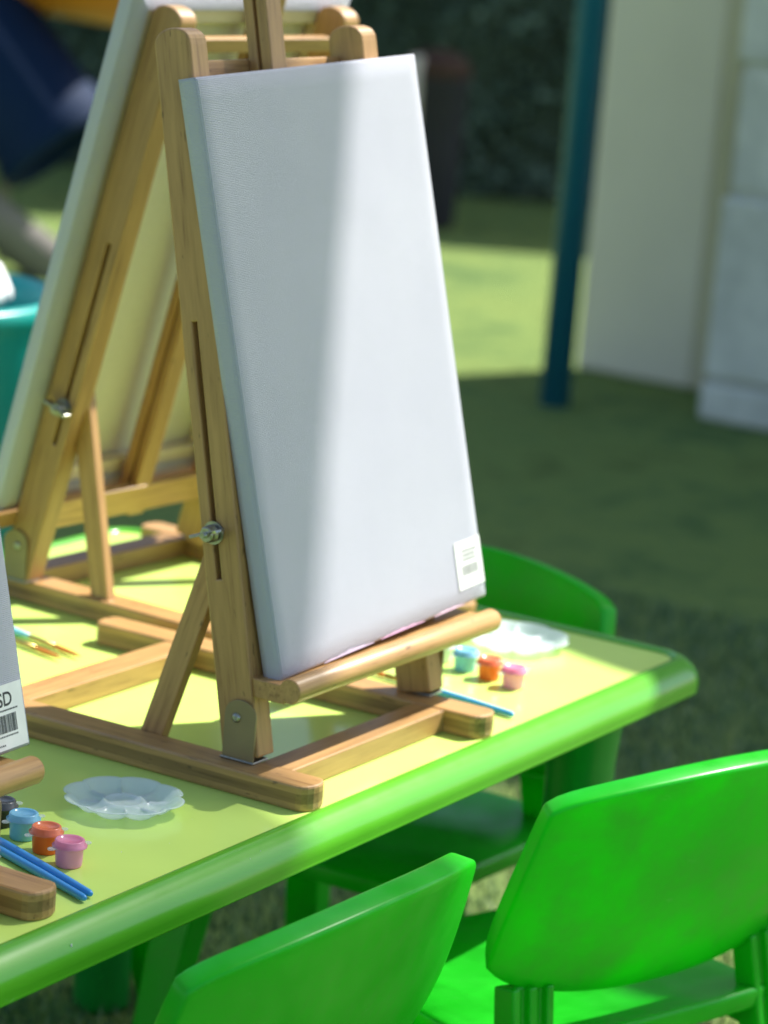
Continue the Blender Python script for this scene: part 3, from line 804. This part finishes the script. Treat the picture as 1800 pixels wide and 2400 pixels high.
# clipped hedge wall behind
def hedge():
    t = empty('hedge', (6.3, 3.5, 0), 0, 'dark green leafy hedge wall in shade across the background', 'hedge')
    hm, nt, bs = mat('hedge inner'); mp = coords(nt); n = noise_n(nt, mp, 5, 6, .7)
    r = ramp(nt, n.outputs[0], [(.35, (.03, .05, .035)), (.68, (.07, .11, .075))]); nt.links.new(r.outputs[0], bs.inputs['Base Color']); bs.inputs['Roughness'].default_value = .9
    bm = bmesh.new(); o = Vector((6.3, 3.5, 0))
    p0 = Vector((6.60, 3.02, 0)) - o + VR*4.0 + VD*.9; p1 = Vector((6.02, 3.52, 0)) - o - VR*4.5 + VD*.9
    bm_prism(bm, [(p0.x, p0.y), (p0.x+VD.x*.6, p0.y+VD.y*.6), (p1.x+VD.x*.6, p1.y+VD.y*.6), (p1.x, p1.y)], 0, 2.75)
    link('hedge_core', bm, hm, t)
    lm, nt, bs = mat('hedge leaves'); g = N(nt, 'ShaderNodeNewGeometry')
    r = ramp(nt, g.outputs['Random Per Island'], [(0, (.05, .09, .06)), (1, (.15, .24, .15)), (.6, (.09, .15, .10))]); nt.links.new(r.outputs[0], bs.inputs['Base Color']); bs.inputs['Roughness'].default_value = .5
    rnd = random.Random(7); vs, fs = [], []
    for i in range(45000):
        k = rnd.random(); c = p0.lerp(p1, k); z = rnd.uniform(0.02, 1.5)
        c = c + Vector((0, 0, z)) - VD*(rnd.uniform(.0, .10)+.05*noise.noise(Vector((k*30, z*6, 0))))
        a = Vector((rnd.gauss(0, 1), rnd.gauss(0, 1), rnd.gauss(0, 1))).normalized(); b = a.orthogonal().normalized()
        s = rnd.uniform(.012, .026); n0 = len(vs)
        vs += [tuple(c-a*s), tuple(c+b*s*.5), tuple(c+a*s), tuple(c-b*s*.5)]; fs.append((n0, n0+1, n0+2, n0+3))
    me = bpy.data.meshes.new('leaves'); me.from_pydata(vs, [], fs); me.materials.append(lm)
    o2 = bpy.data.objects.new('leaves', me); COL.objects.link(o2); o2.parent = t
hedge()

# litter bin with an orange lid, beside it a cream post
DARKP = colour_plastic('dark violet grey plastic', (.020, .020, .028), .8)
bn = empty('litter_bin', (6.12, 3.54, 0), 0, 'dark violet-grey bin with an orange domed lid in front of the hedge', 'bin')
bm = bmesh.new(); q = bm_lathe(bm, [(.075, 0), (.085, .02), (.092, .25), (.098, .43), (.102, .44), (.102, .46)], 24); cap(bm, q[0][::-1]); cap(bm, q[-1]); link('bin_body', bm, DARKP, bn, smooth=True, bevel=.004)
bm = bmesh.new(); q = bm_lathe(bm, [(.100, .461), (.104, .47), (.100, .495), (.075, .525), (.035, .54), (.002, .543)], 24); cap(bm, q[0][::-1]); cap(bm, q[-1]); link('lid', bm, colour_plastic('burnt orange plastic', (.05, .022, .012), .8), bn, smooth=True)
cp = empty('marker_post', (6.02, 3.56, 0), 0, 'short cream post with a rounded foot standing left of the dark bin', 'post')
CREAM = flat('cream paint', (.62, .56, .46), .6)
rod('post_shaft', (0, 0, .08), (0, 0, .52), .022, CREAM, cp, 20)
bm = bmesh.new(); q = bm_lathe(bm, [(.045, 0), (.052, .03), (.048, .12), (.030, .18), (.023, .20)], 24); cap(bm, q[0][::-1]); cap(bm, q[-1]); link('post_foot', bm, CREAM, cp, smooth=True)
bm = bmesh.new(); bmesh.ops.create_uvsphere(bm, u_segments=20, v_segments=14, radius=.032)
tag(link('ball', bm, flat('off-white ball plastic', (.55, .55, .50), .5), smooth=True, loc=(6.28, 3.12, .11)), 'small off-white ball low against the hedge beside the blue post', 'ball')

# tube slide at upper left
def tube(name, p, q, r, m, parent, wall=.02, flange=0):
    M, L = frame(p, q, (0, 0, 1)); h = L/2; bm = bmesh.new(); seg = 48
    prof = [(-h, r-wall), (-h, r), (h-.05, r), (h-.05, r+flange), (h, r+flange), (h, r-wall)] if flange else [(-h, r-wall), (-h, r), (h, r), (h, r-wall)]
    rings = [[bm.verts.new((x, rr*math.cos(2*math.pi*i/seg), rr*math.sin(2*math.pi*i/seg))) for i in range(seg)] for x, rr in prof]
    rings.append(rings[0])
    for a, b in zip(rings, rings[1:]):
        for i in range(seg): bm.faces.new((a[i], a[(i+1) % seg], b[(i+1) % seg], b[i]))
    return link(name, bm, m, parent, bevel=.004, basis=M, smooth=False)
NAVY = colour_plastic('navy blue slide plastic', (.004, .018, .055), .7, spec=.15)
GREYP = colour_plastic('warm grey tube', (.22, .20, .19), .5)
sld = empty('tube_slide', (4.25, 3.53, 0), 0, 'navy blue tube slide coming down from the upper left corner', 'slide')
O = Vector((4.25, 3.53, 0))
def W7(x, y, z): return Vector((x, y, z+TH)) - O
axis_end = (Vector((4.327, 3.476, .017)) + Vector((4.187, 3.572, -.304)))/2; axis_start = (Vector((4.265, 3.669, .217)) + Vector((4.169, 3.655, -.185)))/2
dirv = (axis_end-axis_start)
pE = axis_end + Vector((0, 0, TH)) - O; pS = pE - dirv.normalized()*1.5
rs = .158
tb = tube('slide_tube', pS, pE, rs, NAVY, sld, .012, .010)
for pp in tb.data.polygons: pp.use_smooth = True
gr0 = Vector((4.156, 3.638, -.32+TH-.02)) - O; gr1 = Vector((4.215, 3.490, -.46+TH+.02)) - O
dd = (gr1-gr0).normalized()
rod('slide_foot', gr0-dd*1.2, gr1+dd*.02, .062, GREYP, sld, 24)
org = empty('play_tunnel', (4.35, 3.62, 0), 0, 'orange rounded plastic tunnel section above the navy slide', 'play tunnel')
tube('tunnel_ring', Vector((-.05, .12, .90)), Vector((.12, -.16, .87)), .250, colour_plastic('orange plastic', (.65, .22, .02), .4), org, .02, .0)
for s_ in (-.05, .12): rod('support', (s_, .12 if s_ < 0 else -.16, 0), (s_, .12 if s_ < 0 else -.16, .70), .012, GREYP, org, 12)

# teal tub with towels
TEAL = colour_plastic('teal plastic', (.0, .30, .27), .35)
tb_ = empty('tub', (.78, 1.12, 0), 0, 'teal plastic tub standing behind the table at the left picture edge', 'tub')
def tub_build():
    bm = bmesh.new()
    rings = bm_lathe(bm, [(.150, 0), (.160, .01), (.185, .57), (.195, .585), (.200, .60), (.194, .61), (.184, .60), (.178, .57), (.150, .03), (.001, .025)], 48)
    cap(bm, rings[0][::-1]); link('tub_wall', bm, TEAL, tb_, smooth=True)
tub_build()
def towel(x, y, z, s, m, label, seed):
    bm = bmesh.new(); bmesh.ops.create_icosphere(bm, subdivisions=4, radius=1)
    for v in bm.verts:
        n = noise.noise(v.co*1.6+Vector((seed, 0, 0)))*.3 + noise.noise(v.co*4+Vector((seed, 3, 0)))*.08
        v.co = Vector((v.co.x*s[0], v.co.y*s[1], v.co.z*s[2]))*(1+n)
    o = link('towel', bm, m, smooth=True, loc=(x, y, z)); tag(o, label, 'towel', 'towels heaped in the teal tub')
towel(.775, 1.045, TH+.160, (.085, .08, .05), flat('white towelling', (.82, .82, .82), .9), 'white towel heaped on top in the teal tub', 1)
towel(.80, 1.155, TH+.165, (.10, .085, .04), flat('pale blue towelling', (.42, .58, .80), .9), 'pale blue towel behind the white one in the teal tub', 5)
